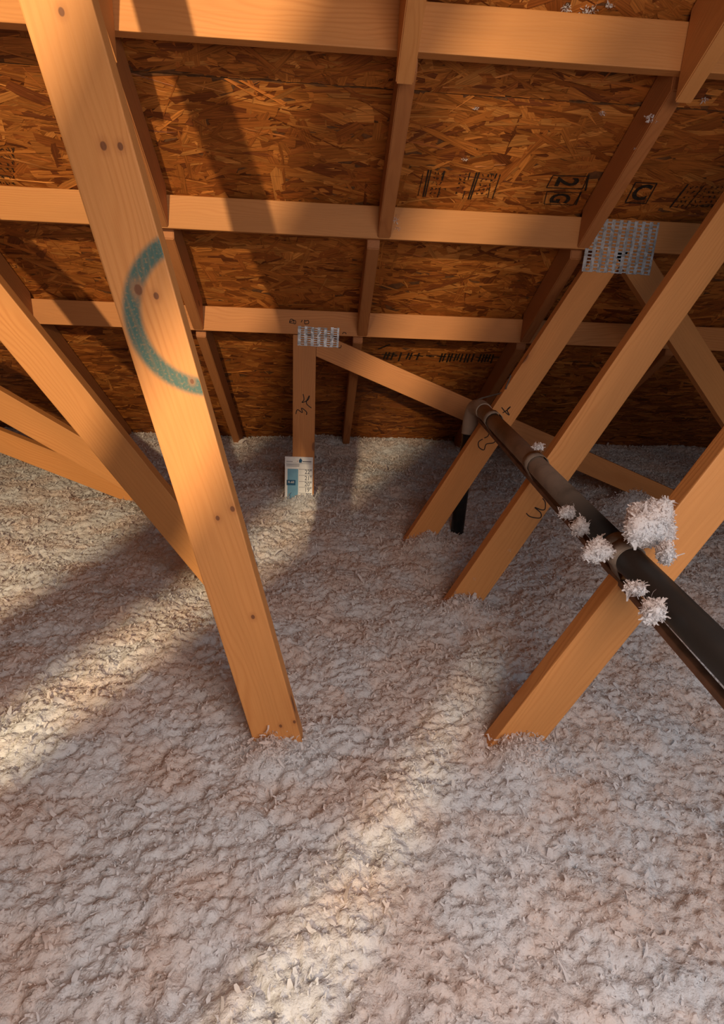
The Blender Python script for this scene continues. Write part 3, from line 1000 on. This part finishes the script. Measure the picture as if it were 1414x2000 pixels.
# ------------------------------------------------------------------ clumps of insulation caught on pipe and boards
def clump(px, py, z, size, seed, label, group='insulation clumps caught on the pipe', flat=1.0, n=700):
    c = at_depth(px, py, z)
    r = np.random.default_rng(seed)
    bm = bmesh.new()
    bmesh.ops.create_icosphere(bm, subdivisions=4, radius=1.0)
    V = np.array([v.co[:] for v in bm.verts])
    lobes = r.normal(size=(9, 3)); lobes /= np.linalg.norm(lobes, axis=1)[:, None]
    sc_ = 0.66 + 0.45 * np.max(np.exp(-(1 - V @ lobes.T) * 9) * r.uniform(.5, 1, 9), 1)
    sc_ += 0.10 * puffs(V[:, 0] * 4 + V[:, 2] * 3, V[:, 1] * 4 - V[:, 2] * 2, seed + 3)
    Q = V * sc_[:, None] * np.array(size)
    Q[:, 2] *= flat
    for v, q in zip(bm.verts, Q): v.co = q
    me = bm_mesh('insulation_clump', bm, M['insul'], True)
    o = link('insulation_clump', me, None, c)
    n = n * 3; sel = r.choice(len(V), n)
    s_ = r.lognormal(math.log(0.0052), 0.35, n)
    t = link('flakes', tufts_mesh('flakes', Q[sel] * 0.97, V[sel], s_, seed + 9, M['tuft']), o)
    t['kind'] = 'stuff'
    return tag(o, label, 'insulation', group)

clump(1272, 1026, 0.995, (0.046, 0.026, 0.050), 1, 'largest white insulation clump, piled on the pipe against the near web', n=1300)
clump(1300, 1080, 0.965, (0.014, 0.014, 0.020), 2, 'white insulation lump hanging below the largest clump, beside the pipe coupling', n=350)
clump(1168, 1076, 1.06, (0.026, 0.016, 0.024), 3, 'white insulation clump on the bracket edge just above the pipe coupling', n=450)
clump(1132, 1030, 1.16, (0.016, 0.014, 0.018), 4, 'small insulation clump on the bracket edge, second above the coupling', n=260)
clump(1108, 1000, 1.22, (0.018, 0.012, 0.014), 5, 'small insulation clump on the bracket edge, topmost of the row', n=260)
clump(1243, 1150, 0.915, (0.016, 0.012, 0.010), 6, 'small insulation clump tucked under the pipe coupling', n=220)
clump(1277, 1192, 0.875, (0.018, 0.014, 0.022), 7, 'white insulation clump on the bracket edge below the coupling', n=350)
clump(1052, 872, 1.45, (0.013, 0.012, 0.008), 9, 'tiny insulation clump on top of the pipe by the middle right web', n=120)

def wisp(p, size, seed, label, n=40):
    r = np.random.default_rng(seed)
    n = n * 2
    P_ = r.normal(0, size * .40, (n, 3)) * np.array([1.5, 0.6, 0.8])
    N_ = r.normal(size=(n, 3)); N_ /= np.linalg.norm(N_, axis=1)[:, None]
    me = tufts_mesh('insulation_wisp', P_, N_, size * r.uniform(0.25, 0.75, n), seed, M['tuft'])
    return tag(link('insulation_wisp', me, None, p), label, 'insulation', 'insulation wisps stuck under the deck')
for i, (px, py, s, lb) in enumerate(((1150, 14, .014, 'white wisp on the deck above the top chord'), (1105, 12, .008, 'small white wisp on the deck left of the larger one at the top'), (1190, 6, .008, 'small white wisp at the top edge right of the larger one'),
                                     (1176, 218, .006, 'tiny white wisp on the deck left of the right rafter'), (930, 208, .005, 'tiny white wisp on the deck in the upper middle bay'), (908, 308, .005, 'tiny white fleck on the deck above the stamp'), (1375, 190, .007, 'white wisp on the deck at the right edge'))):
    wisp(on_deck(px, py) + SN * 0.006, s, 40 + i, lb, 30)
def rpt(px, py, x):      # point on the vertical plane at that x
    d = ray(px, py); return CAM + d * (x / d.x)
wisp(rpt(1272, 232, 0.784 - LT / 2 - .004), .011, 60, 'white insulation wisp stuck on the side of the right rafter', 36)
wisp(rpt(1240, 290, 0.784 - LT / 2 - .002), .004, 61, 'tiny fleck of insulation on the side of the right rafter', 10)
wisp(on_truss(2, 771, 430) + Vector((0, -.004, 0)), .010, 62, 'white insulation wisp hanging beside the middle rafter end', 26)
wisp(on_truss(2, 777, 448) + Vector((0, -.004, 0)), .007, 63, 'small white wisp below the one by the middle rafter end', 16)
wisp(on_truss(1, 995, 1074) + Vector((0, -.003, 0)), .004, 64, 'white fleck on the right web marked W', 8)
wisp(on_truss(1, 927, 1130) + Vector((0, -.003, 0)), .005, 65, 'thin white strand low on the right web marked W', 6)
wisp(on_truss(2, 957, 900) + Vector((0, -.003, 0)), .006, 66, 'white wisp on the edge of the web below its pencil marks', 12)

# ------------------------------------------------------------------ depth marker card on the far post
tl = on_truss(3, 556, 891); tr_ = on_truss(3, 611, 892)
CW, CH = 0.114, 0.215
cx0 = (tl.x + tr_.x) / 2
ctop = tl.z
card = empty('depth_marker', (cx0, D[3] - 0.004, ctop - CH), 'white and blue insulation depth card standing in front of the far post', 'card')
card.rotation_euler = (0, 0.006, 0)
def cbox(name, x0, x1, z0, z1, lift, mat, bevel=0.0):
    """x from the card's left edge, z down from its top"""
    bm = bmesh.new()
    box_bm(bm, x0 - CW / 2, x1 - CW / 2, -0.0015 - lift, 0.0012 - lift if lift == 0 else -0.0015, CH - z1, CH - z0, bevel)
    return link(name, bm_mesh(name, bm, mat), card)
cbox('card_sheet', 0, CW, 0, CH, 0, M['white_card'])
s_ = CW / 545.0                       # the zoomed view measures the card 545 wide
def cz_(v): return (v - 318) * s_ * 1.08
def cx_(v): return (v - 165) * s_
cbox('blue_column', cx_(215), cx_(425), cz_(545), cz_(1250), 0.0003, M['card_blue'])
cbox('value_box', cx_(200), cx_(375), cz_(755), cz_(857), 0.0006, M['card_navy'])
for i, v in enumerate((548, 662, 780, 890, 1003)):
    cbox('tick_line', cx_(440), cx_(700), cz_(v - 3), cz_(v + 3), 0.0003, M['card_grey'])
for (xa, xb, v, hh) in ((190, 315, 408, 5), (180, 685, 440, 3), (190, 450, 466, 5), (190, 445, 492, 5), (505, 682, 404, 9)):
    cbox('print_line', cx_(xa), cx_(xb), cz_(v - hh), cz_(v + hh), 0.0003, M['card_grey'])
cbox('red_mark', cx_(400), cx_(418), cz_(392), cz_(405), 0.0003, M['card_red'])
bm = bmesh.new()
house = [(437, 380), (468, 340), (500, 378), (490, 425), (440, 425)]
f = [bm.verts.new((cx_(x) - CW / 2, -0.0021, CH - cz_(y))) for x, y in house]
bm.faces.new(f)
link('house_logo', bm_mesh('house_logo', bm, M['card_navy']), card)
for txt, v in (('22"', 600), ('21"', 718), ('20"', 832), ('19"', 942), ('18"', 1055)):
    bm = bmesh.new()
    text_bm(bm, txt, (cx_(622) - CW / 2, -0.0021, CH - cz_(v)), (1, 0, 0), (0, 0, 1), 0.0265, 0, 0.8, 0.012)
    link('number', bm_mesh('number', bm, M['card_grey']), card)
bm = bmesh.new()
text_bm(bm, 'R-60', (cx_(288) - CW / 2, -0.0024, CH - cz_(798)), (1, 0, 0), (0, 0, 1), 0.013, 0)
link('number', bm_mesh('number', bm, M['white_card']), card)
